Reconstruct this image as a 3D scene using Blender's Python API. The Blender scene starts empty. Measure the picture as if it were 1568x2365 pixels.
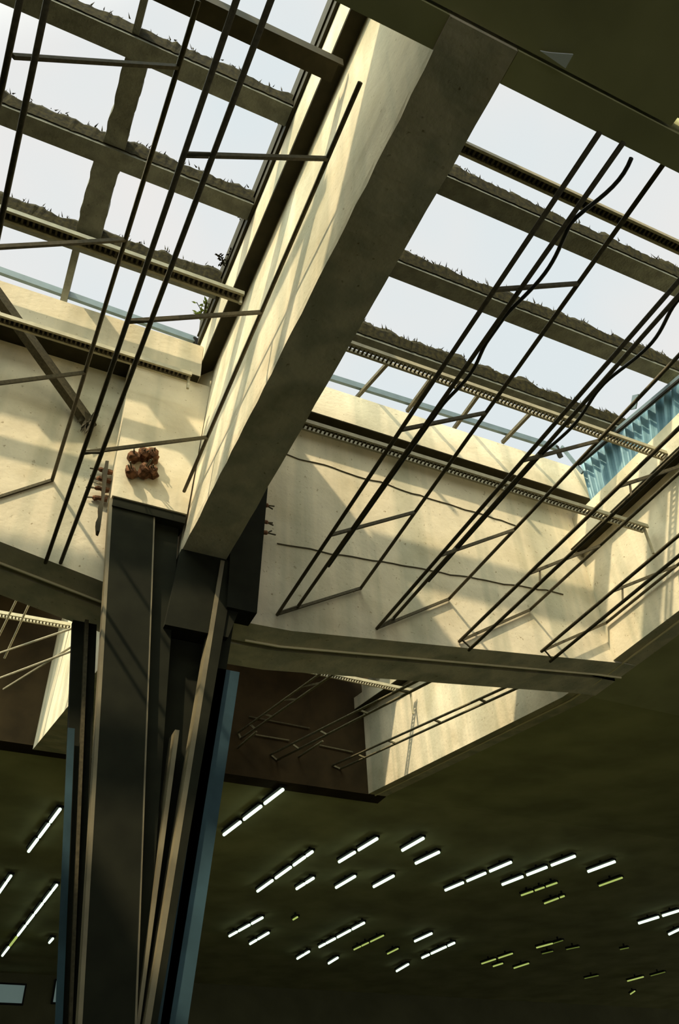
import bpy, math, random
from mathutils import Vector, Matrix, noise
random.seed(7)
sc = bpy.context.scene
EYE = 1.6                                  # eye height above the floor; all z below are measured from the eye

# ------------------------------------------------------------------ camera
CX, CY = 784.0, 1182.5
V1 = Vector((-400 - CX, 2900 - CY)); V2 = Vector((5900 - CX, 2570 - CY))
F = math.sqrt(-(V1.dot(V2)))
AY = Vector((V1.x, V1.y, F)).normalized()  # direction along the long beams, in camera axes (x right, y down, z forward)
AX = Vector((V2.x, V2.y, F)).normalized()  # direction along the cross beams
AZ = AX.cross(AY)
cam = bpy.data.cameras.new('camera'); camo = bpy.data.objects.new('camera', cam); sc.collection.objects.link(camo)
right = Vector((AX.x, AY.x, AZ.x)); up = -Vector((AX.y, AY.y, AZ.y)); back = -Vector((AX.z, AY.z, AZ.z))
m = Matrix((right, up, back)).transposed().to_4x4(); m.translation = (0, 0, EYE)
camo.matrix_world = m
cam.sensor_fit = 'VERTICAL'; cam.sensor_height = 36; cam.sensor_width = 24
cam.lens = F / 2365 * 36; cam.clip_end = 300; cam.clip_start = .02
sc.camera = camo

# ------------------------------------------------------------------ sky, sun, exposure
SKY_GLOW = 6.0
w = bpy.data.worlds.new('sky'); sc.world = w; w.use_nodes = True
nt = w.node_tree; bg = nt.nodes['Background']
tc = nt.nodes.new('ShaderNodeTexCoord'); nz = nt.nodes.new('ShaderNodeTexNoise')
nz.inputs['Scale'].default_value = 3.0; nz.inputs['Detail'].default_value = 3
cr = nt.nodes.new('ShaderNodeValToRGB')
cr.color_ramp.elements[0].position = .35; cr.color_ramp.elements[0].color = (.78, .85, .87, 1)
cr.color_ramp.elements[1].position = .62; cr.color_ramp.elements[1].color = (.90, .87, .84, 1)
nt.links.new(tc.outputs['Generated'], nz.inputs['Vector']); nt.links.new(nz.outputs['Fac'], cr.inputs['Fac'])
SUN = Vector((.77, .52, -1.0)).normalized()            # the way the sunlight travels
# pale sky; out-of-frame glow around the sun added to fill shaded walls
dt = nt.nodes.new('ShaderNodeVectorMath'); dt.operation = 'DOT_PRODUCT'; dt.inputs[1].default_value = tuple(-SUN)
nt.links.new(tc.outputs['Generated'], dt.inputs[0])
mr = nt.nodes.new('ShaderNodeMapRange'); mr.interpolation_type = 'SMOOTHSTEP'
mr.inputs['From Min'].default_value = .56; mr.inputs['From Max'].default_value = .97; mr.inputs['To Max'].default_value = SKY_GLOW
nt.links.new(dt.outputs['Value'], mr.inputs['Value'])
gl = nt.nodes.new('ShaderNodeMixRGB'); gl.blend_type = 'MULTIPLY'; gl.inputs['Fac'].default_value = 1; gl.inputs['Color1'].default_value = (.90, 1.0, .84, 1)
nt.links.new(mr.outputs['Result'], gl.inputs['Color2'])
ad = nt.nodes.new('ShaderNodeMixRGB'); ad.blend_type = 'ADD'; ad.inputs['Fac'].default_value = 1
nt.links.new(cr.outputs['Color'], ad.inputs['Color1']); nt.links.new(gl.outputs['Color'], ad.inputs['Color2'])
nt.links.new(ad.outputs['Color'], bg.inputs['Color']); bg.inputs['Strength'].default_value = 0.95
sun = bpy.data.lights.new('sun', 'SUN'); suno = bpy.data.objects.new('sun', sun); sc.collection.objects.link(suno)
sun.energy = 5.4; sun.color = (1, .83, .56); sun.angle = math.radians(1.2)
suno.rotation_euler = SUN.to_track_quat('-Z', 'Y').to_euler(); suno.location = (-20, -16, 30)
sc.view_settings.view_transform = 'Standard'; sc.view_settings.look = 'None'
sc.view_settings.gamma = 1; sc.view_settings.use_curve_mapping = False; sc.view_settings.exposure = 0
try:
    sc.cycles.max_bounces = 8; sc.cycles.diffuse_bounces = 5; sc.cycles.sample_clamp_indirect = 4
except Exception: pass

# ------------------------------------------------------------------ pixel -> point on a chosen plane
def ray(p):
    d = Vector((p[0] - CX, p[1] - CY, F)); return Vector((AX.dot(d), AY.dot(d), AZ.dot(d)))
def onx(p, v): d = ray(p); return d * (v / d.x)
def ony(p, v): d = ray(p); return d * (v / d.y)
def onz(p, v): d = ray(p); return d * (v / d.z)

# ------------------------------------------------------------------ materials
MAT = {}
def mat(name, col, rough=.8, metal=0.0, var=.0, scale=4.0, col2=None, bump=0.0, streak=None, emit=None, stains=0.0):
    m = bpy.data.materials.new(name); m.use_nodes = True; n = m.node_tree; b = n.nodes['Principled BSDF']
    b.inputs['Specular IOR Level'].default_value = .12 if rough > .5 else .4
    b.inputs['Roughness'].default_value = rough; b.inputs['Metallic'].default_value = metal
    t = n.nodes.new('ShaderNodeTexCoord')
    def nse(sc_, det=4, stretch=None):
        q = n.nodes.new('ShaderNodeTexNoise'); q.inputs['Scale'].default_value = sc_; q.inputs['Detail'].default_value = det
        if stretch:
            mp = n.nodes.new('ShaderNodeMapping'); mp.inputs['Scale'].default_value = stretch
            n.links.new(t.outputs['Object'], mp.inputs['Vector']); n.links.new(mp.outputs['Vector'], q.inputs['Vector'])
        else: n.links.new(t.outputs['Object'], q.inputs['Vector'])
        return q
    def ramp(src, a, b_, ca, cb):
        r = n.nodes.new('ShaderNodeValToRGB'); r.color_ramp.elements[0].position = a; r.color_ramp.elements[1].position = b_
        r.color_ramp.elements[0].color = (*ca, 1); r.color_ramp.elements[1].color = (*cb, 1)
        n.links.new(src.outputs['Fac'], r.inputs['Fac']); return r.outputs['Color']
    c2 = col2 or tuple(x * (1 - var) for x in col)
    out = ramp(nse(scale), .35, .65, c2, col)
    def mult(o, colr):
        mx = n.nodes.new('ShaderNodeMixRGB'); mx.blend_type = 'MULTIPLY'; mx.inputs['Fac'].default_value = 1
        n.links.new(o, mx.inputs['Color1']); n.links.new(colr, mx.inputs['Color2']); return mx.outputs['Color']
    if streak:
        out = mult(out, ramp(nse(1.0, 3, (2.6, 2.6, .12)), .40, .56, streak, (1, 1, 1)))
    if stains:
        g = 1 - stains
        out = mult(out, ramp(nse(.9, 6), .36, .52, (g * 1.0, g * .98, g * .92), (1, 1, 1)))
        out = mult(out, ramp(nse(22, 2), .20, .33, (.45, .40, .32), (1, 1, 1)))
    n.links.new(out, b.inputs['Base Color'])
    if bump:
        bp = n.nodes.new('ShaderNodeBump'); bp.inputs['Strength'].default_value = bump; bp.inputs['Distance'].default_value = .02
        q = nse(scale * 6, 5); n.links.new(q.outputs['Fac'], bp.inputs['Height']); n.links.new(bp.outputs['Normal'], b.inputs['Normal'])
    if emit:
        b.inputs['Emission Color'].default_value = (*emit[0], 1); b.inputs['Emission Strength'].default_value = emit[1]
    MAT[name] = m; return m
mat('cream_concrete', (.68, .60, .44), .85, var=.12, scale=3, bump=.25, streak=(.74, .78, .78), stains=.16)
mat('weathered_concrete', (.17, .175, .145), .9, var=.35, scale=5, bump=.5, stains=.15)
mat('olive_concrete', (.46, .44, .23), .9, var=.3, scale=.8, bump=.2)  # olive concrete of the ceiling and near beams
mat('floor_concrete', (.145, .15, .075), .8, var=.3, scale=.6)
mat('dark_steel_and_shade', (.035, .03, .014), .7, var=.3, scale=6)  # dark steel parts, and the shade painted under the ledges
mat('dark_plaster', (.13, .125, .065), .9, var=.2, scale=1)
mat('worn_steel', (.20, .175, .105), .6, .2, var=.35, scale=20)
mat('pale_strip', (.85, .74, .45), .5)
mat('crack', (.10, .085, .055), .95)
mat('rod_steel', (.10, .085, .05), .6, .2, var=.35, scale=30)
mat('tray_steel', (.40, .36, .24), .5, .15, var=.2, scale=10)
mat('blue_steel', (.10, .14, .155), .5, .1, var=.2, scale=6)
mat('blue_sheet', (.15, .28, .33), .5, .1, col2=(.08, .18, .23), scale=5, streak=(.7, .75, .8))
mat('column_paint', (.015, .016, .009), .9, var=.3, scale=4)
mat('column_edge', (.20, .17, .10), .5, var=.35, scale=3)  # paler than the column faces
mat('column_sky_sheen', (.04, .08, .10), .55, var=.5, scale=1.5)  # blue sheen of the sky put into the base colour
mat('rust', (.24, .115, .06), .9, col2=(.06, .03, .015), scale=14, bump=.4)
mat('moss', (.030, .025, .008), 1, col2=(.010, .009, .004), scale=20)
mat('leaf', (.22, .30, .07), .8, var=.4, scale=20)
mat('dry_leaf', (.35, .20, .12), .9, var=.4, scale=20)
mat('cable', (.02, .02, .016), .5)
mat('black_metal', (.012, .011, .008), .7)
mat('light_patch_pale', (.78, .82, .86), .5)  # pale tone standing for a patch of light
mat('tube_glow', (.9, 1, .85), .4, emit=((.78, 1.0, .76), 1.5))
mat('tube_dim', (.7, .8, .3), .4, emit=((.50, .62, .16), .75))
mat('tube_faint', (.5, .6, .2), .4, emit=((.12, .16, .03), .8))
mat('window_pane', (.3, .4, .4), .4, emit=((.060, .088, .080), 1.0))
mat('added_cover_and_shade_brown', (.045, .030, .013), .9, var=.4, scale=2)  # added roof sheets, and the shade painted on the far end beam

# ------------------------------------------------------------------ mesh builder
class MB:
    def __init__(s): s.v = []; s.f = []
    def add(s, vs, fs):
        o = len(s.v); s.v += [Vector(v) for v in vs]; s.f += [tuple(i + o for i in f) for f in fs]; return s
    def hexa(s, a):      # 8 points: bottom ring then top ring
        return s.add(a, [(3, 2, 1, 0), (4, 5, 6, 7), (0, 1, 5, 4), (1, 2, 6, 5), (2, 3, 7, 6), (3, 0, 4, 7)])
    def box(s, x0, x1, y0, y1, z0, z1):
        return s.hexa([(x0, y0, z0), (x1, y0, z0), (x1, y1, z0), (x0, y1, z0), (x0, y0, z1), (x1, y0, z1), (x1, y1, z1), (x0, y1, z1)])
    def loft(s, rings):
        n = len(rings[0]); o = len(s.v)
        for r in rings: s.v += [Vector(p) for p in r]
        for k in range(len(rings) - 1):
            for i in range(n):
                j = (i + 1) % n; s.f.append((o + k * n + i, o + k * n + j, o + (k + 1) * n + j, o + (k + 1) * n + i))
        s.f.append(tuple(o + i for i in reversed(range(n)))); s.f.append(tuple(o + (len(rings) - 1) * n + i for i in range(n)))
        return s
    def tube(s, pts, r, n=8):
        pts = [Vector(p) for p in pts]; rings = []
        for i, p in enumerate(pts):
            d = (pts[min(i + 1, len(pts) - 1)] - pts[max(i - 1, 0)]).normalized()
            a = d.cross(Vector((0, 0, 1)));  a = d.cross(Vector((1, 0, 0))) if a.length < .05 else a
            a.normalize(); b = d.cross(a)
            rings.append([p + a * (r * math.cos(t * 2 * math.pi / n)) + b * (r * math.sin(t * 2 * math.pi / n)) for t in range(n)])
        return s.loft(rings)
    def bar(s, p, q, w, h):   # rectangular bar between two points
        p, q = Vector(p), Vector(q); d = (q - p).normalized(); a = d.cross(Vector((0, 0, 1)))
        if a.length < .05: a = Vector((1, 0, 0))
        a.normalize(); b = a.cross(d); a *= w / 2; b *= h / 2
        return s.hexa([p - a - b, q - a - b, q + a - b, p + a - b, p - a + b, q - a + b, q + a + b, p + a + b])
    def blade(s, p, q, w):
        p, q = Vector(p), Vector(q); a = Vector((random.uniform(-1, 1), random.uniform(-1, 1), 0)).normalized() * w
        c = Vector((-a.y, a.x, 0))
        return s.add([p - a, p + a, p + c, q], [(0, 1, 3), (1, 2, 3), (2, 0, 3), (2, 1, 0)])
    def build(s, name, material, parent=None, kind=None, label=None, smooth=False):
        me = bpy.data.meshes.new(name); off = Vector((0, 0, EYE))
        if parent: off = off - parent.location
        me.from_pydata([v + off for v in s.v], [], s.f); me.materials.append(MAT[material]); me.update()
        import bmesh
        b = bmesh.new(); b.from_mesh(me); bmesh.ops.recalc_face_normals(b, faces=b.faces); b.to_mesh(me); b.free()
        if smooth:
            for p in me.polygons: p.use_smooth = True
        o = bpy.data.objects.new(name, me); sc.collection.objects.link(o)
        if parent: o.parent = parent
        if kind: o['kind'] = kind
        if label: o['label'] = label
        return o
def tag(o, label, cat, group=None):
    o['label'] = label; o['category'] = cat
    if group: o['group'] = group
    return o
def thing(name, label, cat, loc, group=None):
    o = bpy.data.objects.new(name, None); sc.collection.objects.link(o); o.empty_display_size = .1
    o.location = Vector(loc) + Vector((0, 0, EYE)); return tag(o, label, cat, group)

# ------------------------------------------------------------------ main lines of the place
XL, XA, XB, XC, XR = -4.2, 1.70, 2.24, 8.08, 8.50      # left edge of left well, diagonal beam faces, right wall, back of right wall
YN, YB, YG, Y2S, Y2 = 1.63, 7.65, 8.10, 8.60, 15.4     # near edge, back wall, gap, second row start and end
def zc(y): return 6.0 if y < 8.7 else (6.0 + (y - 8.7) * .155 if y < 15.6 else 7.07)   # soffit height along the hall

# setting
MB().box(-30, 60, -20, 34.5, -1.9, -1.6).build('floor', 'floor_concrete', kind='structure')
c = MB()
def slab(x0, x1, y0, y1):
    ys = sorted(set([y0, y1] + [y for y in (8.7, 15.6) if y0 < y < y1]))
    for a, b in zip(ys, ys[1:]):
        za, zb = (6.0 if a < 8.7 else zc(a)), zc(b)
        c.hexa([(x0, a, za), (x1, a, za), (x1, b, zb), (x0, b, zb), (x0, a, za + .35), (x1, a, za + .35), (x1, b, zb + .35), (x0, b, zb + .35)])
slab(-30, XL - .45, -20, 34); slab(XR, 44, -20, 34)
slab(XL - .45, 3.57, -20, 1.38); slab(3.57, 4.6, -20, 1.315); slab(4.6, XR, -20, 1.38)   # a narrow slot stays open between the near beams
slab(XL - .45, XR, Y2 + .4, 34)
c.build('ceiling', 'olive_concrete', kind='structure')
MB().box(-30, 60, 33.5, 33.8, -1.6, 8).build('wall_back', 'dark_plaster', kind='structure')
MB().box(-30.3, -30, -20, 34, -1.6, 8).build('wall_left', 'dark_plaster', kind='structure')
for i, (a, b) in enumerate([((-25, 2272), (50, 2318)), ((130, 2265), (147, 2316))]):
    p, q = ony(a, 33.45), ony(b, 33.45)
    fr = MB(); fw = .05
    x0, x1, z0, z1 = p.x, q.x, q.z, p.z
    fr.box(x0 - fw, x1 + fw, 33.40, 33.5, z1, z1 + fw).box(x0 - fw, x1 + fw, 33.40, 33.5, z0 - fw, z0).box(x0 - fw, x0, 33.40, 33.5, z0, z1).box(x1, x1 + fw, 33.40, 33.5, z0, z1)
    wo = fr.build('window_%d' % (i + 1), 'black_metal', kind='structure')
    MB().box(x0, x1, 33.44, 33.48, z0, z1).build('pane', 'window_pane', wo)

# ------------------------------------------------------------------ concrete beams
def hz(x):   # haunched soffit of the cross beams: deepest at the column
    d = abs(x - 1.97); return max(5.30, min(5.97, 5.28 + (d - .9) * .126)) if x > 1.97 else max(5.30, min(5.97, 5.42 + (d - 1.0) * .20))
def cross_beam(label, x0, x1, y0, y1, ztop, ledge=None, upstand=None, lip=None, joints=None, grp=None):
    o = thing('concrete_beam', label, 'beam', ((x0 + x1) / 2, (y0 + y1) / 2, hz((x0 + x1) / 2)), grp)
    n = 14; b = MB()
    rings = []
    for i in range(n + 1):
        x = x0 + (x1 - x0) * i / n; z = hz(x)
        rings.append([(x, y0, z), (x, y1, z), (x, y1, ztop), (x, y0, ztop)])
    b.loft(rings).build('web', 'cream_concrete', o)
    if ledge: MB().box(*ledge).build('ledge', 'cream_concrete', o)
    if ledge: MB().box(ledge[0], ledge[1] - .01, ledge[2] + .006, ledge[3] - .002, ledge[4] - .014, ledge[4] - .001).build('ledge_shade', 'dark_steel_and_shade', o, label='dark brown strip painted as shade under the ledge')  # dark strip stands in for the shade below the ledge
    if upstand: MB().box(*upstand).build('parapet', 'cream_concrete', o)
    if lip is not None:
        pts = [(x0 + (x1 - x0) * i / n, lip, hz(x0 + (x1 - x0) * i / n) - .012) for i in range(1, n + 1)]
        MB().tube(pts, .014, 6).build('drip_strip', 'pale_strip', o, label='thin pale strip along the underside')
    for (a, bb) in (joints or []):
        p, q = ony(a, y0 - .004), ony(bb, y0 - .004); pts = []
        for i in range(31):
            v = p.lerp(q, i / 30); v.z += noise.noise(Vector((v.x * 2.3, 5, a[1]))) * .05 + noise.noise(Vector((v.x * 9, 1, a[1]))) * .018; pts.append(v)
        MB().tube(pts, .011, 5).build('crack', 'crack', o, label='dark irregular crack line')
    return o
cross_beam('tall cream back wall beam of the right skylight well, cracked and partly sunlit', XB, XR, YB, YG - .05, 9.12,
           ledge=(XB + .21, XR, YB - .30, YB, 8.89, 9.14), upstand=(XB + .21, XR, YB - .29, YB + .16, 9.14, 9.55), lip=YG - .10,
           joints=[((650, 1045), (1190, 1212)), ((640, 1255), (1300, 1372))])
cross_beam('tall cream back wall beam of the left skylight well, behind the column head', XL - .45, XA, YB, YG - .05, 9.12,
           ledge=(XL - .45, XA - .045, YB - .40, YB, 8.77, 9.02), upstand=(XL - .45, XA - .045, YB - .39, YB + .16, 9.02, 9.42), lip=YG - .10)
cross_beam('dark twin beam just beyond the back wall of the right well', XB, XR, YG + .03, Y2S, 9.12)
cross_beam('dark twin beam just beyond the back wall of the left well, left of the column', XL - .45, XA, YG + .03, Y2S, 9.12)

# node block over the column and the diagonal beam running overhead
o = thing('concrete_beam', 'broad diagonal concrete beam overhead, dark underside and bright sunlit left face', 'beam', (1.97, 4.6, 6))
d = MB(); n = 40
rings = []
for i in range(n + 1):
    y = YN - .23 + (Y2S - YN + .23) * i / n; j = noise.noise(Vector((y * 2.1, 3, 1))) * .018 + noise.noise(Vector((y * 7, 8, 1))) * .010
    k = noise.noise(Vector((y * 2.4, 13, 1))) * .012
    rings.append([(XA + abs(j), y, 5.95), (XB - .01 + k, y, 5.95), (XB, y, 6.05), (XB, y, 9.12), (XA + (.15 if y < 7.5 else 0), y, 9.12), (XA, y, 6.02 + j)])
d.loft(rings).build('web', 'cream_concrete', o)
MB().box(XA - .04, XB, YN, YB - .14, 9.121, 9.75).build('ledge', 'cream_concrete', o)
MB().box(XA - .035, XA + .14, YN, YB - .14, 9.095, 9.118).build('ledge_shade', 'dark_steel_and_shade', o, label='dark brown strip painted as shade under the ledge')  # underside shade of the ledge, built as a thin dark strip
MB().box(XB + .001, XB + .2, YN, YB - .14, 9.12, 9.42).build('ledge', 'cream_concrete', o)
gt = MB().box(XA - .08, XA - .03, YN, YB - .14, 9.76, 10.36).box(XA - .03, XA + .10, YN, YB - .14, 9.76, 9.79).box(XA - .10, XA - .08, YN, YB - .14, 9.93, 9.96)
gt.build('gutter', 'dark_steel_and_shade', o, label='dark sheet metal gutter along the top')
for y in (2.1, 3.1, 4.3, 5.5, 6.7):
    pass

# right beam, wall of the right well
def right_wall(label, y0, y1, ledge=True, sloped=False, lipx=None):
    o = thing('concrete_beam', label, 'beam', ((XC + XR) / 2, (y0 + y1) / 2, zc((y0 + y1) / 2)))
    n = 10; rings = []
    for i in range(n + 1):
        y = y0 + (y1 - y0) * i / n; z = zc(y) - .03
        rings.append([(XC, y, z), (XR, y, z), (XR, y, 8.62 + z - 5.97), (XC, y, 8.62 + z - 5.97)])
    MB().loft(rings).build('web', 'cream_concrete', o)
    if ledge:
        r2 = []
        for i in range(n + 1):
            y = y0 + (y1 - y0) * i / n; z = zc(y) - 6
            r2.append([(XC - .22, y, 7.92 + z), (XC, y, 7.92 + z), (XC, y, 8.20 + z), (XC - .22, y, 8.20 + z)])
        MB().loft(r2).build('ledge', 'cream_concrete', o)
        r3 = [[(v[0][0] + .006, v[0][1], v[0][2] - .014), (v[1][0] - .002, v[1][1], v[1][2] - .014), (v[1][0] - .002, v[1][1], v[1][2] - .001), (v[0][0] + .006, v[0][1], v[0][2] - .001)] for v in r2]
        MB().loft(r3).build('ledge_shade', 'dark_steel_and_shade', o, label='dark brown strip painted as shade under the ledge')  # shade under the right ledge, laid on as a dark strip
    MB().tube([(XC + .16, y0 + (y1 - y0) * i / n, zc(y0 + (y1 - y0) * i / n) - .045) for i in range(n + 1)], .014, 6).build('drip_strip', 'pale_strip', o, label='thin pale strip along the underside')
    return o
right_wall('long sunlit cream wall beam at the right side of the right well', YN - .23, YG - .05)
right_wall('sunlit streaked wall beam of the farther well beyond the back beam', YG + .03, Y2)
# second-row diagonal beam
o = thing('concrete_beam', 'sunlit strip of far beam seen left of the column shaft', 'beam', (1.7, 12, 6.4))
r = []
for i in range(9):
    t = i / 8; y = Y2S + .02 + (Y2 - Y2S - .02) * t; z = 4.90 + (6.92 - 4.90) * t
    r.append([(1.15, y, z), (XB, y, z), (XB, y, 9.6), (1.15, y, 9.6)])
MB().loft(r).build('web', 'cream_concrete', o)
# near beams
o = thing('concrete_beam', 'dark concrete beam closing the near side of the right well, top right', 'beam', (5.4, 1.5, 6))
MB().box(XB, XR, 1.40, YN, 5.97, 9.5).build('web', 'olive_concrete', o)
tag(MB().box(XL - .45, XA, 1.40, YN, 5.97, 9.5).build('concrete_beam', 'olive_concrete'), 'near dark beam of the left well, above the top edge of the picture', 'beam')
p = onz((1280, 135), 5.93)
pl = MB().hexa([tuple(onz(q, 5.955)) for q in ((1248, 118), (1306, 158), (1324, 126), (1270, 122))] + [tuple(onz(q, 5.955) + Vector((0, 0, .014))) for q in ((1248, 118), (1306, 158), (1324, 126), (1270, 122))])
tag(pl.build('light_patch', 'light_patch_pale'), 'small pale blue-grey patch of painted light under the dark near beam, top right', 'patch')  # light between the near beams, painted as a pale sheet
# end beam of the second row, its deep shade painted in as dark brown
tag(MB().box(XL - .45, XR, Y2, Y2 + .4, 7.0, 11.4).build('concrete_beam', 'added_cover_and_shade_brown'), 'dark beam closing the far well, deep shade painted in its brown', 'beam')
# side beam of the left well (outside the frame, stops the sun)
tag(MB().box(XL - .45, XL, YN, YB - .14, 5.97, 9.5).build('concrete_beam', 'cream_concrete'), 'left side beam of the left well, just outside the frame', 'beam')
# roof sheets added over the second row to keep its walls dark
tag(MB().box(XB, 7.9, 13.0, Y2 - .02, 10.05, 10.15).build('shade_roof', 'added_cover_and_shade_brown'), 'brown roof sheet added to shade the end of the far right well', 'roof')
tag(MB().box(XB, 4.9, Y2S, 12.98, 10.05, 10.15).build('shade_roof', 'added_cover_and_shade_brown'), 'brown roof sheet added to shade the near left part of the far right well', 'roof')
tag(MB().box(XL, 1.0, 12.8, Y2 - .02, 10.05, 10.15).build('shade_roof', 'added_cover_and_shade_brown'), 'brown roof sheet added to shade the end of the far left well', 'roof')

# ------------------------------------------------------------------ corner pier, column
tag(MB().loft([[(.82, 7.36, 6.42), (XA - .005, 7.36, 6.42), (XA - .005, YB - .005, 6.42), (.82, YB - .005, 6.42)],
               [(.74, 7.36, 8.75), (XA + .13, 7.36, 8.75), (XA - .005, YB - .005, 8.75), (.74, YB - .005, 8.75)]]).build('corner_pier', 'cream_concrete'),
    'cream concrete corner block standing on the left column head', 'pier')
col = thing('column', 'tall dark tapered column of paired posts carrying the beams', 'column', (1.85, 7.9, -1.6))
def L(t, a, b): return a + (b - a) * t
def post(name, bot, top, zb, zt, material, y0=None, label=None):
    # bot/top: list of (x,y) outline
    MB().loft([[(x, y, zb) for x, y in bot], [(x, y, zt) for x, y in top]]).build(name, material, col, label=label)
zb, zt = -1.6, 6.41
def xz(x1, z1, x2, z2, z): return x1 + (x2 - x1) * (z - z1) / (z2 - z1)
def rect(x0, x1, y0, y1): return [(x0, y0), (x1, y0), (x1, y1), (x0, y1)]
def slabpost(name, xa, xb, y0, y1, zt_, material, label=None):   # xa, xb: (x_top, z_top, x_low, z_low) of either edge
    f = lambda e, z: xz(e[0], e[1], e[2], e[3], z)
    post(name, rect(f(xa, zb), f(xb, zb), y0, y1), rect(f(xa, zt_), f(xb, zt_), y0, y1), zb, zt_, material, label=label)
eL0 = (.80, 6.42, 1.27, 1.43); eL1 = (1.31, 6.44, 1.66, 2.0); eL2 = (1.66, 6.48, 1.83, 1.4)
eR0 = (2.10, 5.2, 1.81, 1.45); eR1 = (2.53, 5.14, 2.17, 1.3)
sh = lambda e, d: (e[0] + d, e[1], e[2] + d, e[3])
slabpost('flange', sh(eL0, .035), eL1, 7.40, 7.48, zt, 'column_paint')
slabpost('edge_strip', eL0, sh(eL0, .034), 7.40, 7.50, zt, 'column_edge', 'pale edge strip')
slabpost('edge_strip', sh(eL1, .001), sh(eL1, .018), 7.405, 7.49, 6.3, 'column_edge', 'pale edge strip')
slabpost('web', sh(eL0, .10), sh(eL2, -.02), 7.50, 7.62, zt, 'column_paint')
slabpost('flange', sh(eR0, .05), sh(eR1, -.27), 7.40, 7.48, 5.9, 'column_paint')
slabpost('edge_strip', eR0, sh(eR0, .048), 7.40, 7.56, 5.9, 'column_edge', 'pale edge strip')
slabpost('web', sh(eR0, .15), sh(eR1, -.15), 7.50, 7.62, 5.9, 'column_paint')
slabpost('side_plate', sh(eR1, -.265), sh(eR1, .0), 7.50, 7.58, 4.55, 'column_sky_sheen', 'side plate with blue-grey sky sheen painted in')
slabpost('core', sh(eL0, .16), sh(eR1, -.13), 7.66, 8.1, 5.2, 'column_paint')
slabpost('light_sliver', (1.86, 4.9, 1.745, 1.4), (1.91, 4.9, 1.775, 1.4), 7.44, 7.65, 3.75, 'column_edge', 'pale sunlit sliver between the posts, cut at the head shadow')  # sunlit sliver as a pale fin, ending where the head's shadow would fall
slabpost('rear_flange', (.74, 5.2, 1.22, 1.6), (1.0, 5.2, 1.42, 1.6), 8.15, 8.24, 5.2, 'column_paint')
slabpost('edge_strip', (.86, 5.2, 1.31, 1.6), (.90, 5.2, 1.335, 1.6), 8.09, 8.145, 5.2, 'rod_steel', 'pale edge strip')
slabpost('side_plate', (.72, 5.2, 1.19, 1.6), (.79, 5.2, 1.25, 1.6), 8.06, 8.08, 3.9, 'column_sky_sheen', 'side plate with blue-grey sky sheen painted in')
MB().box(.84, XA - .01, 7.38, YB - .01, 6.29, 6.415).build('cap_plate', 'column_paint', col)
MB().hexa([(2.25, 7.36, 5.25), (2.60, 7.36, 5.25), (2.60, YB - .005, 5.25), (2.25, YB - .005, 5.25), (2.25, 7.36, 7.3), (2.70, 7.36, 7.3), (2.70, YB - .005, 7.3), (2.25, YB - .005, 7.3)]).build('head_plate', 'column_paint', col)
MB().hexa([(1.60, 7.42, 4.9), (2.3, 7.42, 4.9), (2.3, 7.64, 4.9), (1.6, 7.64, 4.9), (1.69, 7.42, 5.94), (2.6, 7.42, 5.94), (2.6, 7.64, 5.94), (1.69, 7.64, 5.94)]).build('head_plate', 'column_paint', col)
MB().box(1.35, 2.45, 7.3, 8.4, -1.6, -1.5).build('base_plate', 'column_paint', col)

# rusty anchors sticking out of the column head
def anchor(base, dirv, length, r, label, grp, rough=True):
    dirv = Vector(dirv).normalized(); b = Vector(base)
    o = thing('tendon_anchor', label, 'anchor', b, grp)
    side = dirv.cross(Vector((0, 0, 1))).normalized()
    k = MB(); pts = []; N = 7; rings = []
    for t, rr in ((0, 1.0), (.25, 1.1), (.6, .9), (.85, 1.0), (1, .6)):
        rings.append([b + dirv * length * t + (side * math.cos(a * 2 * math.pi / N) + Vector((0, 0, 1)) * math.sin(a * 2 * math.pi / N)) * r * rr * random.uniform(.75, 1.2) for a in range(N)])
    k.loft(rings).build('sleeve', 'rust', o)
    for q in range(2):
        st = b + dirv * length * .9 + side * random.uniform(-.4, .4) * r
        MB().tube([st, st + dirv * random.uniform(.05, .12) + Vector((0, 0, random.uniform(-.03, .05)))], .010, 5).build('bar_end', 'rod_steel', o)
    return o
rows = ('upper', 'lower'); cols_ = ('left', 'middle', 'right')
for i, px_ in enumerate([(308, 1062), (328, 1056), (350, 1064), (305, 1096), (328, 1098), (352, 1096)]):
    b = ony(px_, 7.355)
    anchor(b, (random.uniform(-.45, .3), -1, random.uniform(-.3, .3)), .15, .075, '%s %s rusty anchor stub on the front of the corner block' % (rows[i // 3], cols_[i % 3]), 'rusty anchors on the corner block front')
for i, (px_, nm) in enumerate([((243, 1088), 'topmost'), ((240, 1108), 'second'), ((240, 1130), 'third'), ((240, 1152), 'lowest')]):
    b = onx(px_, .80); b.y = min(max(b.y, 7.42), 7.6)
    b = ony(px_, b.y)
    b.x = .80
    anchor(b, (-1, random.uniform(-.1, .1), random.uniform(-.15, .1)), .17, .032, '%s rusty bar stub jutting left from the corner block' % nm, 'rusty bars on the left of the corner block')
for i, (px_, nm) in enumerate([((622, 1168), 'upper'), ((620, 1208), 'middle'), ((616, 1232), 'lower')]):
    b = ony(px_, 7.5); b.x = 2.66
    anchor(b, (1, 0, random.uniform(-.1, .1)), .10, .028, '%s rusty bar stub jutting right from the dark column head' % nm, 'rusty bars on the right of the column head')

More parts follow.
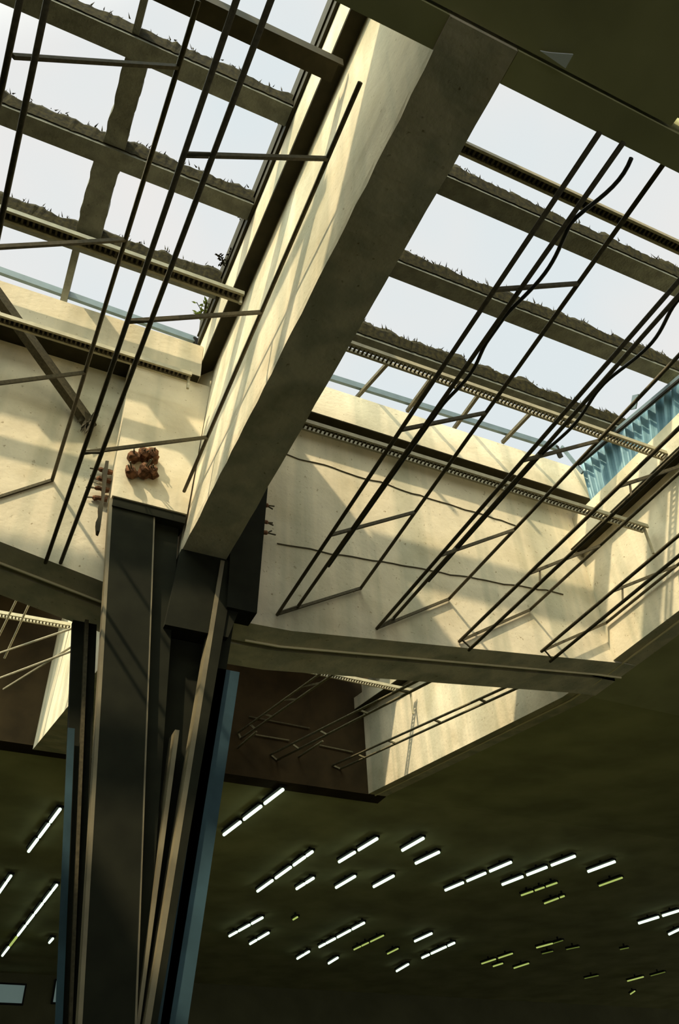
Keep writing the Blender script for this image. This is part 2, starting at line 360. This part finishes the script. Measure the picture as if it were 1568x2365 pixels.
pts = [ony(a, 7.5) for a in ((247, 1070), (241, 1120), (236, 1160), (226, 1232))]
for v in pts: v.x += .012
k = MB(); rings = []
for i in range(13):
    t = i / 12 * 3; a = min(int(t), 2); v = pts[a].lerp(pts[a + 1], t - a); ww = random.uniform(.025, .06)
    rings.append([v + Vector((-ww, -.04, 0)), v + Vector((.0, -.05, 0)), v + Vector((.0, .05, 0)), v + Vector((-ww * .8, .04, 0))])
tag(k.loft(rings).build('rusty_bracket', 'dark_steel_and_shade'), 'dark ragged bracket running down the left edge of the column head', 'bracket')

# ------------------------------------------------------------------ roof ribs (joists) with moss
def rough_prof(x, seed): return noise.noise(Vector((x * 1.3, seed, 0))) * .09 + noise.noise(Vector((x * 4.1, seed, 3))) * .075 + noise.noise(Vector((x * 13, seed, 7))) * .03
def joist(label, x0, x1, y, seed, zlo=9.30, zhi=9.62, wd=.24, moss=1.0, grp=None, plain=False):
    o = thing('roof_rib', label, 'rib', ((x0 + x1) / 2, y, zlo), grp)
    n = int((x1 - x0) / .05); rings = []; ms = MB(); mr = []
    for i in range(n + 1):
        x = x0 + (x1 - x0) * i / n; j = 0 if plain else rough_prof(x, seed)
        rings.append([(x, y, zlo), (x, y + wd, zlo + .01), (x, y + wd, zhi), (x, y + .02, zhi + j * .6)])
        h = max(.01, .055 + j * 1.0) * moss
        jj = noise.noise(Vector((x * 21, seed, 9))) * .02
        mr.append([(x, y - .012, zlo + .05 + jj), (x, y - .03 * moss + jj, zhi - .06 + j * .6), (x, y + .02 + jj, zhi + j * .6 + h), (x, y + wd * .5, zhi + h * .8), (x, y + wd * .7, zhi - .02), (x, y + .012, zlo + .06)])
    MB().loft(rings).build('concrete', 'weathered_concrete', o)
    if not plain:
        ms.loft(mr)
        for k in range(int((x1 - x0) * 42)):
            x = random.uniform(x0 + .05, x1 - .05); j = rough_prof(x, seed); b = Vector((x, y + random.uniform(-.02, .12), zhi + j * 1.2 + .01))
            ms.blade(b, b + Vector((random.uniform(-.04, .04), random.uniform(-.04, .03), random.uniform(.03, .11))), .011)
        ms.build('moss', 'moss', o, kind='stuff', label='ragged mossy crust on top')
    return o
RY = [2.45, 3.68, 4.92, 6.15]; od = ['nearest', 'second', 'third', 'farthest']
for i, y in enumerate(RY[1:]):
    joist('%s mossy roof rib across the right well' % ('near', 'middle', 'far')[i], XB + .2, XC + .35, y, 11.3 + i * 5, grp='mossy roof ribs over the right well')
for i, y in enumerate(RY[1:]):
    joist('%s mossy roof rib across the left well' % ('near', 'middle', 'far')[i], XL, XA - .085, y * 1.05, 41.7 + i * 5, zlo=9.77, zhi=10.11, grp='mossy roof ribs over the left well', moss=.6)
LY = [v * 1.05 for v in RY]
for i, (y0, y1, xa, wd) in enumerate([(LY[1] + .24, LY[2], -.27, .25), (LY[2] + .24, LY[3], -.335, .31), (LY[3] + .24, YB + .1, -.325, .09), (2.1, LY[1], -.26, .075)]):
    b = MB(); rings = []; n = 24
    for k in range(n + 1):
        y = y0 + (y1 - y0) * k / n; j = noise.noise(Vector((y * 5, i * 7., 2))) * .035 * (wd > .1); j2 = noise.noise(Vector((y * 6, i * 7. + 3, 2))) * .035 * (wd > .1)
        rings.append([(xa + j, y, 9.83), (xa + wd + j2, y, 9.83), (xa + wd + j2, y, 10.08), (xa + j, y, 10.08)])
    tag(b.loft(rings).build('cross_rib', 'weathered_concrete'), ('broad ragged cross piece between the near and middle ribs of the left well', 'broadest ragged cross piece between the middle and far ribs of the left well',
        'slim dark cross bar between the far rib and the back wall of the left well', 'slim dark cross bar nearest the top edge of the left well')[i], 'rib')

# weeds on the gutter edge of the left well
def weed(p, h, label, material, n=9):
    o = thing('weed', label, 'plant', p, 'weeds growing along the gutter'); p = Vector(p); st = MB(); lf = MB()
    for k in range(n):
        a = random.uniform(0, 6.28); t = p + Vector((math.cos(a) * h * .5, math.sin(a) * h * .5, h * random.uniform(.5, 1)))
        md = p.lerp(t, .5) + Vector((0, 0, .04)); st.tube([p, md, t], .006, 4)
        for q in range(4):
            c0 = p.lerp(t, .4 + q * .18); aa = random.uniform(0, 6.28)
            e = c0 + Vector((math.cos(aa), math.sin(aa), random.uniform(-.4, .6))) * h * .28
            s = (e - c0).cross(Vector((0, 0, 1))).normalized() * h * .06; mdl = c0.lerp(e, .5)
            lf.add([c0, mdl + s, e, mdl - s, mdl + Vector((0, 0, .008))], [(0, 1, 4), (1, 2, 4), (2, 3, 4), (3, 0, 4), (3, 2, 1, 0)])
    st.build('stems', 'moss', o); lf.build('leaves', material, o)
weed(onx((470, 735), 1.58), .30, 'green leafy weed at the far end of the gutter', 'leaf', 10)
weed(onx((490, 660), 1.58), .24, 'brown weed tuft beside the far rib end', 'dry_leaf', 12)
weed(onx((520, 610), 1.58), .22, 'dry weed tuft above the far rib on the gutter', 'moss', 12)
weed(onx((555, 500), 1.58), .14, 'thin weed hanging by the middle rib end', 'moss', 7)
weed(onx((648, 285), 1.58), .12, 'small weed by the near rib end', 'moss', 6)

# ------------------------------------------------------------------ cable trays across the wells
def tray(label, p, q, rung=.055, depth=.10, r=.014, post=0, wide=.11, grp='ladder trays across the wells', pan=False):
    p, q = Vector(p), Vector(q)
    o = thing('cable_tray', label, 'tray', (p + q) / 2, grp)
    for dy, dz in ((-wide / 2, .0), (wide / 2, 0)):
        MB().bar(p + Vector((0, dy, dz)), q + Vector((0, dy, dz)), .028, .06).build('rail', 'tray_steel', o)
    n = int((q - p).length / rung); b = MB()
    for i in range(1, n):
        c_ = p.lerp(q, i / n); b.bar(c_ + Vector((0, -wide / 2 + .014, -.01)), c_ + Vector((0, wide / 2 - .014, -.01)), .022, .016)
    b.build('rungs', 'rod_steel', o)
    if pan: MB().bar(p + Vector((0, 0, .035)), q + Vector((0, 0, .035)), wide, .008).build('pan', 'rod_steel', o)
    if post:
        MB().bar(q + Vector((-.02, 0, .03)), q + Vector((-.02, 0, -post)), .03, .03).build('end_post', 'tray_steel', o)
    return o
T2 = onx((1545, 1056), 7.95); T3 = onx((1490, 1221), 7.95)
tray('ladder tray crossing the right well just beyond the far mossy rib', (XB, T2.y, T2.z), T2)
tray('ladder tray along the back wall of the right well with a drop post', (XB, T3.y, T3.z), T3, post=.45)
T1 = onz((1300, 448), T2.z)
tray('nearest dark tray crossing the right well before the near mossy rib', (XB, T1.y, T1.z), (XC, T1.y, T1.z), wide=.10, pan=True)
t2 = onx((560, 688), 1.55); t3 = ony((440, 872), 6.95); t1 = onx((765, 165), 1.66)
tray('pale edged channel crossing the left well under the far rib', (XL, t2.y, t2.z), t2, post=.12, pan=True)
tray('pale edged channel along the back wall of the left well', (XL, t3.y, t3.z), t3, post=.22, pan=True)
for nm_, pt in (('nearest',  t1),):
    o = thing('steel_channel', 'smooth dark steel channel crossing the left well near the top edge', 'channel', (-1, pt.y, pt.z))
    MB().box(XL, XA + .05, pt.y - .10, pt.y - .085, pt.z, pt.z + .16).box(XL, XA, pt.y + .085, pt.y + .10, pt.z, pt.z + .16).build('flange', 'dark_steel_and_shade', o)
    MB().box(XL, XA, pt.y - .085, pt.y + .085, pt.z, pt.z + .016).build('web', 'dark_steel_and_shade', o)
q2 = onx((950, 1597), 7.95); q1 = ony((580, 1521), q2.y)
tray('bright ladder tray in the dark far well, with a drop post', q1, q2, post=.5)
q2 = ony((168, 1447), 13.0); q1 = ony((-60, 1408), 13.0)
tray('ladder tray in the far left well, left of the column', q1, q2)

# ------------------------------------------------------------------ blue-grey rails and glazing bars above the back walls
def rail(label, a, b, z=9.95):
    p, q = onz(a, z), onz(b, z)
    o = thing('rail', label, 'rail', (p + q) / 2, 'blue-grey roof rails above the back walls')
    MB().bar(p, q, .05, .12).build('channel', 'blue_steel', o)
    MB().bar(q + Vector((-.02, 0, .03)), q + Vector((.06, .04, -.16)), .07, .09).build('bracket', 'black_metal', o)
    return o
rail('blue-grey roof rail above the back wall of the left well', (-60, 604), (452, 786))
rail('blue-grey roof rail above the back wall of the right well', (745, 866), (1287, 1035))
for i, (a, b) in enumerate([((905, 828), (822, 920)), ((1000, 868), (940, 950)), ((1110, 905), (1048, 990)), ((1224, 955), (1160, 1022))]):
    p, q = onz(a, 9.83), onz(b, 9.83)
    tag(MB().bar(p, q, .05, .06).build('glazing_bar', 'rod_steel'), '%s slim dark glazing bar crossing the roof rail of the right well' % ('leftmost', 'second', 'third', 'rightmost')[i], 'bar', 'glazing bars over the right well')

# blue corrugated sheet on the right wall
def corrugated():
    bl, br = onx((1364, 1158), 8.12), onx((1640, 965), 8.12); tl, tr = onx((1338, 1062), 8.12), onx((1640, 820), 8.12)
    n = 150; b = MB(); rings = []
    for i in range(n + 1):
        t = i / n; lo = bl.lerp(br, t); hi = tl.lerp(tr, t); dx = .036 * math.sin(t * 2 * math.pi * 17)
        hi = hi + Vector((0, 0, .05 * math.floor(2.99 * abs(math.sin(i * .21))) / 3 - .05)); off = Vector((dx, 0, 0)); th = Vector((.006, 0, 0))
        rings.append([lo + off, lo + off + th, hi + off + th, hi + off])
    o = thing('corrugated_sheet', 'blue corrugated metal sheet standing on the right wall of the right well', 'sheet', (bl + br) / 2)
    b.loft(rings).build('sheet', 'blue_sheet', o)
    p, q = onx((1338, 1068), 8.02), onx((1640, 815), 8.02)
    MB().bar(p, q, .04, .10).build('top_rail', 'blue_steel', o)
    MB().bar(p + Vector((-.05, 0, -.07)), q + Vector((-.05, 0, -.07)), .03, .035).build('lower_rail', 'black_metal', o)
    MB().bar(onx((1297, 1032), 8.0), onx((1345, 1092), 8.0), .03, .06).build('end_brace', 'blue_steel', o)
    MB().bar(onx((1462, 945), 8.05), onx((1468, 912), 8.05), .02, .13).build('upright', 'blue_steel', o)
corrugated()
q = [onx(a, 8.10) for a in ((876, 1524), (918, 1524), (868, 1572), (880, 1564))]
o = MB(); n = 30; rings = []
a0, a1 = onx((866, 1578), 8.10), onx((925, 1545), 8.10)
a0.z += .12
for i in range(n + 1):
    lo = a0.lerp(a1, i / n); dx = .03 * math.sin(i / n * 2 * math.pi * 7)
    rings.append([lo + Vector((dx - .07, 0, 0)), lo + Vector((dx - .064, 0, 0)), lo + Vector((dx - .064, 0, .8)), lo + Vector((dx - .07, 0, .8))])
tag(o.loft(rings).build('corrugated_sheet', 'blue_sheet'), 'small piece of blue corrugated sheet on the far well wall', 'sheet')

# ------------------------------------------------------------------ three-rod hangers
def rod_frame(label, rods, spacers, ties=(), grp=None, r=.021, ms='rod_steel', wall=None, cable=None, wallstrut=True):
    """rods: list of (far point, near point); spacers: pairs of points"""
    o = thing('rod_truss', label, 'truss', rods[0][0], grp)
    for p, q in rods: MB().tube([p, q], r, 8).build('rod', ms, o, smooth=True)
    for p, q in spacers: MB().bar(p, q, .028, .034).build('spacer', ms, o)
    for p, q in ties: MB().tube([p, q], .012, 6).build('tie', 'rod_steel', o)
    return o
def P(x, y, z): return Vector((x, y, z))
SP = [6.05, 4.43, 2.82]
def run(far, near, yfar):   # far / near pixels of one rod, straight and level, ending at distance yfar
    f_ = ony(far, yfar); return f_, onz(near, f_.z)
def at_y(rod, y): f_, n_ = rod; t = (y - f_.y) / (n_.y - f_.y); return f_.lerp(n_, t)
names = ['first', 'second', 'third', 'fourth']
spec = [((640, 1420), (1385, 305), (685, 1405), (1440, 328), (832, 1360), (1537, 372)),
        ((870, 1452), (1575, 640), (905, 1432), (1605, 640), (1035, 1385), (1625, 760)),
        ((1060, 1482), (1600, 985), (1082, 1502), (1640, 985), (1222, 1410), (1640, 1035)),
        ((1250, 1505), (1640, 1195), (1270, 1528), (1640, 1245), (1398, 1440), (1640, 1255))]
cabs = []
for i, s in enumerate(spec):
    yw = YB - .015 if i < 3 else 7.55
    R = [run(s[0], s[1], yw), run(s[2], s[3], yw), run(s[4], s[5], yw)]
    if i > 1: R = [(f_, P(f_.x, YN + .01, f_.z)) for f_, n_ in R]
    sp = []; ties = []
    for y in SP:
        if y < max(r_[1].y for r_ in R) : continue
        a, b, c3 = [at_y(r_, y) for r_ in R]
        sp.append((a, c3)); ties.append((a.lerp(c3, .14), b))
    e = [r_[0] for r_ in R]
    sp.append((e[0] + Vector((0, -.02, 0)), e[2] + Vector((0, -.02, 0)))); ties.append((e[0] + Vector((0, -.06, 0)), e[1] + Vector((0, -.06, 0))))
    rod_frame('%s three-rod truss from the left in the right well' % names[i], R, sp, ties, 'three-rod trusses in the right well')
    cabs.append(R[1])
# draped cables that run with two of the trusses
def drape(label, rod, bows, r=.017):
    f_, n_ = rod; pts = []
    N = 90
    for k in range(N + 1):
        y = f_.y - .9 - (f_.y - .9 - (YN - .02)) * k / N
        b = at_y(rod, y); amp = 0
        for (yc, hw, a) in bows:
            t = (y - yc) / hw
            if abs(t) < 1: amp = max(amp, a * (1 - t * t) ** 2)
        pts.append(b + Vector((amp + .026, 0, .5 * amp)))
    tag(MB().tube(pts, r, 7).build('hanging_cable', 'cable', smooth=True), label, 'cable', 'loose cables on the trusses')
drape('loose black cable bowing off the first truss of the right well', cabs[0], [(1.75, .45, .17), (2.62, .5, .10), (3.75, .4, .07)])
drape('loose black cable bowing off the second truss of the right well', cabs[1], [(2.95, .5, .16), (4.0, .5, .10)])
# left well
ya = 7.645
L1 = [run((105, 1300), (548, -6), ya), run((140, 1300), (628, -6), ya), run((425, 1135), (832, 190), 7.29)]
def mid(rod, px_):   # nearest place along a rod to a pixel (by image height)
    best = None
    for k in range(201):
        v = rod[0].lerp(rod[1], k / 200); cz = AX.z * v.x + AY.z * v.y + AZ.z * v.z; yy = CY + F * (AX.y * v.x + AY.y * v.y + AZ.y * v.z) / cz
        if best is None or abs(yy - px_[1]) < best[0]: best = (abs(yy - px_[1]), v)
    return best[1]
rod_frame('three-rod truss crossing the left well toward the column head', L1,
          [(mid(L1[0], a), mid(L1[2], b)) for a, b in (((440, 355), (740, 367)), ((310, 745), (590, 720)), ((200, 1048), (470, 1010)))],
          [(mid(L1[0], a), mid(L1[1], a)) for a in ((440, 355), (310, 745), (200, 1048))], 'three-rod trusses in the left well')
zf = ony((120, 1110), ya)
L2c = (zf, onz((458, 2), zf.z))
L2a, L2b = (onz((-6, 250), 5.6), onz((47, -6), 5.6)), (onz((-8, 560), 5.6), onz((110, -6), 5.6))
rod_frame('three-rod truss at the left edge of the left well', [L2c, L2a, L2b],
          [(onz((30, 130), 5.65), mid(L2c, (420, 155))), (onz((-8, 571), 5.65), mid(L2c, (300, 555))), (onz((-40, 890), 5.65), mid(L2c, (195, 860))), (ony((-40, 1160), ya - .01), zf + Vector((0, -.01, 0)))], (), 'three-rod trusses in the left well')
# diagonal strut in the left well
o = thing('brace', 'heavy dark diagonal strut reaching the back wall of the left well, ragged at its foot', 'brace', ony((203, 975), 7.6))
e1, e0 = ony((203, 975), 7.6), ony((-30, 648), 6.9)
MB().bar(e0, e1, .11, .13).build('bar', 'rod_steel', o)
k = MB()
for q in range(10):
    b = e1 + Vector((random.uniform(-.05, .07), random.uniform(-.06, 0), random.uniform(-.14, .06))); k.blade(b + Vector((0, 0, .05)), b + Vector((random.uniform(-.1, .1), -.02, random.uniform(-.22, -.05))), .05)
k.build('splinters', 'dark_steel_and_shade', o)
# far well trusses
far = [('left', [((550, 1692), (745, 1552)), ((556, 1706), (800, 1536)), ((548, 1728), (592, 1690))]),
       ('middle', [((625, 1743), (1032, 1538)), ((640, 1756), (1060, 1540)), ((690, 1748), (745, 1712))]),
       ('right', [((768, 1768), (1232, 1558)), ((786, 1776), (1245, 1566)), ((850, 1690), (1180, 1545))])]
for nm, rods in far:
    R = []
    for a, b in rods:
        f_ = ony(a, Y2 - .02); R.append((f_, onx(b, f_.x)))
    sp = [(R[0][0].lerp(R[0][1], t), R[1][0].lerp(R[1][1], t)) for t in (.0, .17, .36, .6, .8)]
    rod_frame('%s three-rod truss in the dark far well beyond the back beam' % nm, R, sp, (), 'three-rod trusses in the far well', r=.022, ms='worn_steel')
o = [ony(a, Y2 - .03) for a in ((560, 1500 + 196), (660, 1712), (590, 1697), (735, 1722), (820, 1738))]
tag(MB().tube([ony((590, 1697), Y2 - .04), ony((668, 1710), Y2 - .04)], .015, 6).build('wall_bar', 'worn_steel'), 'short pale bar on the dark far wall between left and middle trusses', 'bar')
tag(MB().tube([ony((738, 1721), Y2 - .04), ony((815, 1737), Y2 - .04)], .015, 6).build('wall_bar', 'worn_steel'), 'short pale bar on the dark far wall between middle and right trusses', 'bar')
tag(MB().tube([ony((575, 1655), Y2 - .04), ony((715, 1682), Y2 - .04)], .016, 6).build('wall_bar', 'rod_steel'), 'long dim bar high on the dark far wall', 'bar')
# far left well, left of the column
fl = [((0, 1508), (165, 1452)), ((0, 1566), (165, 1504)), ((8, 1592), (165, 1494)), ((-8, 1480), (60, 1340)), ((10, 1520), (90, 1345))]
for i, (a, b) in enumerate(fl):
    p, q = ony(a, 11.5), ony(b, 10.2)
    tag(MB().tube([p, q], .016, 6).build('tie_rod', 'tray_steel'), ('uppermost shallow tie rod', 'middle shallow tie rod', 'lowest crossing tie rod', 'steep tie rod at the left edge', 'steep tie rod beside the edge one')[i] + ' left of the column in the far left well', 'rod', 'tie rods in the far left well')

# ------------------------------------------------------------------ fluorescent tubes under the dark ceiling
def on_ceil(p, drop=.16):
    z = 6.5
    for k in range(40): v = onz(p, z); z = .5 * z + .5 * (zc(v.y) - drop)
    return onz(p, z)
runs = [  # description, upper end, lower end, split fractions, brightness
 ('lone run left of the column', (141, 1866), (64, 1969), (.34, .68), 2),
 ('short run cut by the left edge', (26, 2022), (-6, 2068), (.3,), 2),
 ('long run at the lower left corner', (132, 2043), (4, 2209), (.09, .25, .41, .56, .72, .86), 2),
 ('dot left of the column foot', (122, 2168), (114, 2177), (), 2),
 ('big bright run right of the column', (658, 1820), (513, 1931), (.35, .68), 2),
 ('long run below the big bright one', (723, 1966), (591, 2061), (.12, .36, .68), 2),
 ('short pair under the long run', (726, 2027), (683, 2054), (.48,), 2),
 ('pair below the far well wall', (876, 1934), (779, 1993), (.54,), 2),
 ('single tube right of the pair below the far well', (978, 1936), (929, 1964), (), 2),
 ('single tube just under that one', (1014, 1968), (960, 1994), (), 2),
 ('single tube in the middle row, left', (820, 2024), (776, 2050), (), 2),
 ('single tube in the middle row, right', (909, 2023), (863, 2048), (), 2),
 ('long bright run right of centre', (1186, 1989), (1024, 2058), (.37, .69), 2),
 ('long run farther right', (1334, 1975), (1155, 2045), (.37, .68), 2),
 ('single tube at the right, upper', (1420, 1990), (1358, 2013), (), 2),
 ('dim single tube at the right, under it', (1437, 2027), (1384, 2046), (), 1),
 ('thin run under the long right run', (1289, 2038), (1201, 2069), (.34, .63), 1),
 ('thin dim tube under the thin run', (1304, 2069), (1254, 2088), (.22,), 1),
 ('run low beside the column', (609, 2118), (528, 2163), (.37, .74), 2),
 ('short pair under the run beside the column', (623, 2153), (576, 2181), (.62,), 2),
 ('tiny dim dot right of the column runs', (687, 2118), (677, 2124), (), 1),
 ('long low run in the middle', (842, 2131), (736, 2188), (.10, .28, .62, .85), 2),
 ('broken run under it', (889, 2159), (816, 2194), (.5, .75), 1),
 ('short pair low in the middle', (715, 2197), (685, 2215), (.4,), 2),
 ('single short tube low in the middle', (780, 2212), (759, 2225), (), 2),
 ('single tube low right of the middle', (997, 2156), (958, 2174), (), 2),
 ('run under that single tube', (1051, 2177), (973, 2213), (.22, .75), 2),
 ('thin single tube low right of middle', (919, 2191), (895, 2203), (), 1),
 ('lowest bright tube in the middle', (943, 2227), (916, 2243), (), 2),
 ('pair cut by the right edge', (1572, 2102), (1470, 2134), (.45,), 2),
 ('tube under it at the right edge', (1572, 2145), (1545, 2158), (), 2),
 ('dim run low at the right', (1187, 2201), (1109, 2227), (.5,), 1),
 ('short dim tube under the dim run', (1161, 2225), (1139, 2232), (), 1),
 ('dim tube right of the short one', (1221, 2225), (1187, 2236), (), 1),
 ('faint tube above the dim run', (1276, 2179), (1239, 2189), (), 1),
 ('faint tube right of that', (1300, 2172), (1278, 2179), (), 0),
 ('low dim tube at the far right', (1486, 2256), (1449, 2266), (), 1),
 ('very faint tube at the far right', (1382, 2253), (1350, 2260), (), 0),
 ('faint tube continuing the low dim one', (1536, 2245), (1503, 2254), (), 0),
 ('tiny dot lowest at the far right', (1466, 2289), (1456, 2296), (), 1),
 ('faint dash in the far right middle', (1338, 2187), (1308, 2193), (), 0),
 ('faint dash nearest the right edge', (1452, 2189), (1432, 2193), (), 0),
 ('faint dash under the faint tubes', (1277, 2197), (1252, 2203), (), 0),
]
ordn = ['top', 'second', 'third', 'fourth', 'fifth', 'sixth', 'lowest']
for desc, a, b, sp, br in runs:
    A, B = on_ceil(a), on_ceil(b); cut = [0] + list(sp) + [1]
    # straight in the picture means a perspective-correct split along the real run
    da = Vector((a[0] - CX, a[1] - CY)); n = len(cut) - 1
    pts = [on_ceil((a[0] + (b[0] - a[0]) * t, a[1] + (b[1] - a[1]) * t)) for t in cut]
    for i in range(n):
        p, q = pts[i], pts[i + 1]; d_ = (q - p); ln = d_.length; u = d_.normalized()
        g = min(.2, ln * .09) if n > 1 else 0
        p2, q2_ = p + u * g, q - u * g
        lab = ('lit fluorescent tube, ' + desc) if n == 1 else '%s lit tube of the %s' % (ordn[i] if i < n - 1 else 'lowest', desc)
        if br == 0: lab = lab.replace('lit fluorescent tube, ', 'dim fluorescent tube, ')
        o = thing('tube_lamp', lab, 'lamp', (p + q) / 2, 'fluorescent tubes under the dark ceiling')
        rr = {2: .037, 1: .024, 0: .015}[br]
        mt = ('tube_faint', 'tube_dim', 'tube_glow')[br]
        if 'lower left' in desc and i == 5: mt = 'tube_dim'
        MB().tube([p2, p2 + u * .012, q2_ - u * .012, q2_], rr, 8).build('tube', mt, o, smooth=True)
        up_ = Vector((0, 0, rr + .03)); zt_ = zc((p.y + q.y) / 2)
        hsg = MB().bar(p2 + up_, q2_ + up_, .15, .05)
        hsg.build('housing', 'black_metal', o)
        mcc = (p + q) / 2
        MB().box(mcc.x - .02, mcc.x + .02, mcc.y - .02, mcc.y + .02, mcc.z + rr + .05, zt_ + .02).build('hanger', 'black_metal', o)
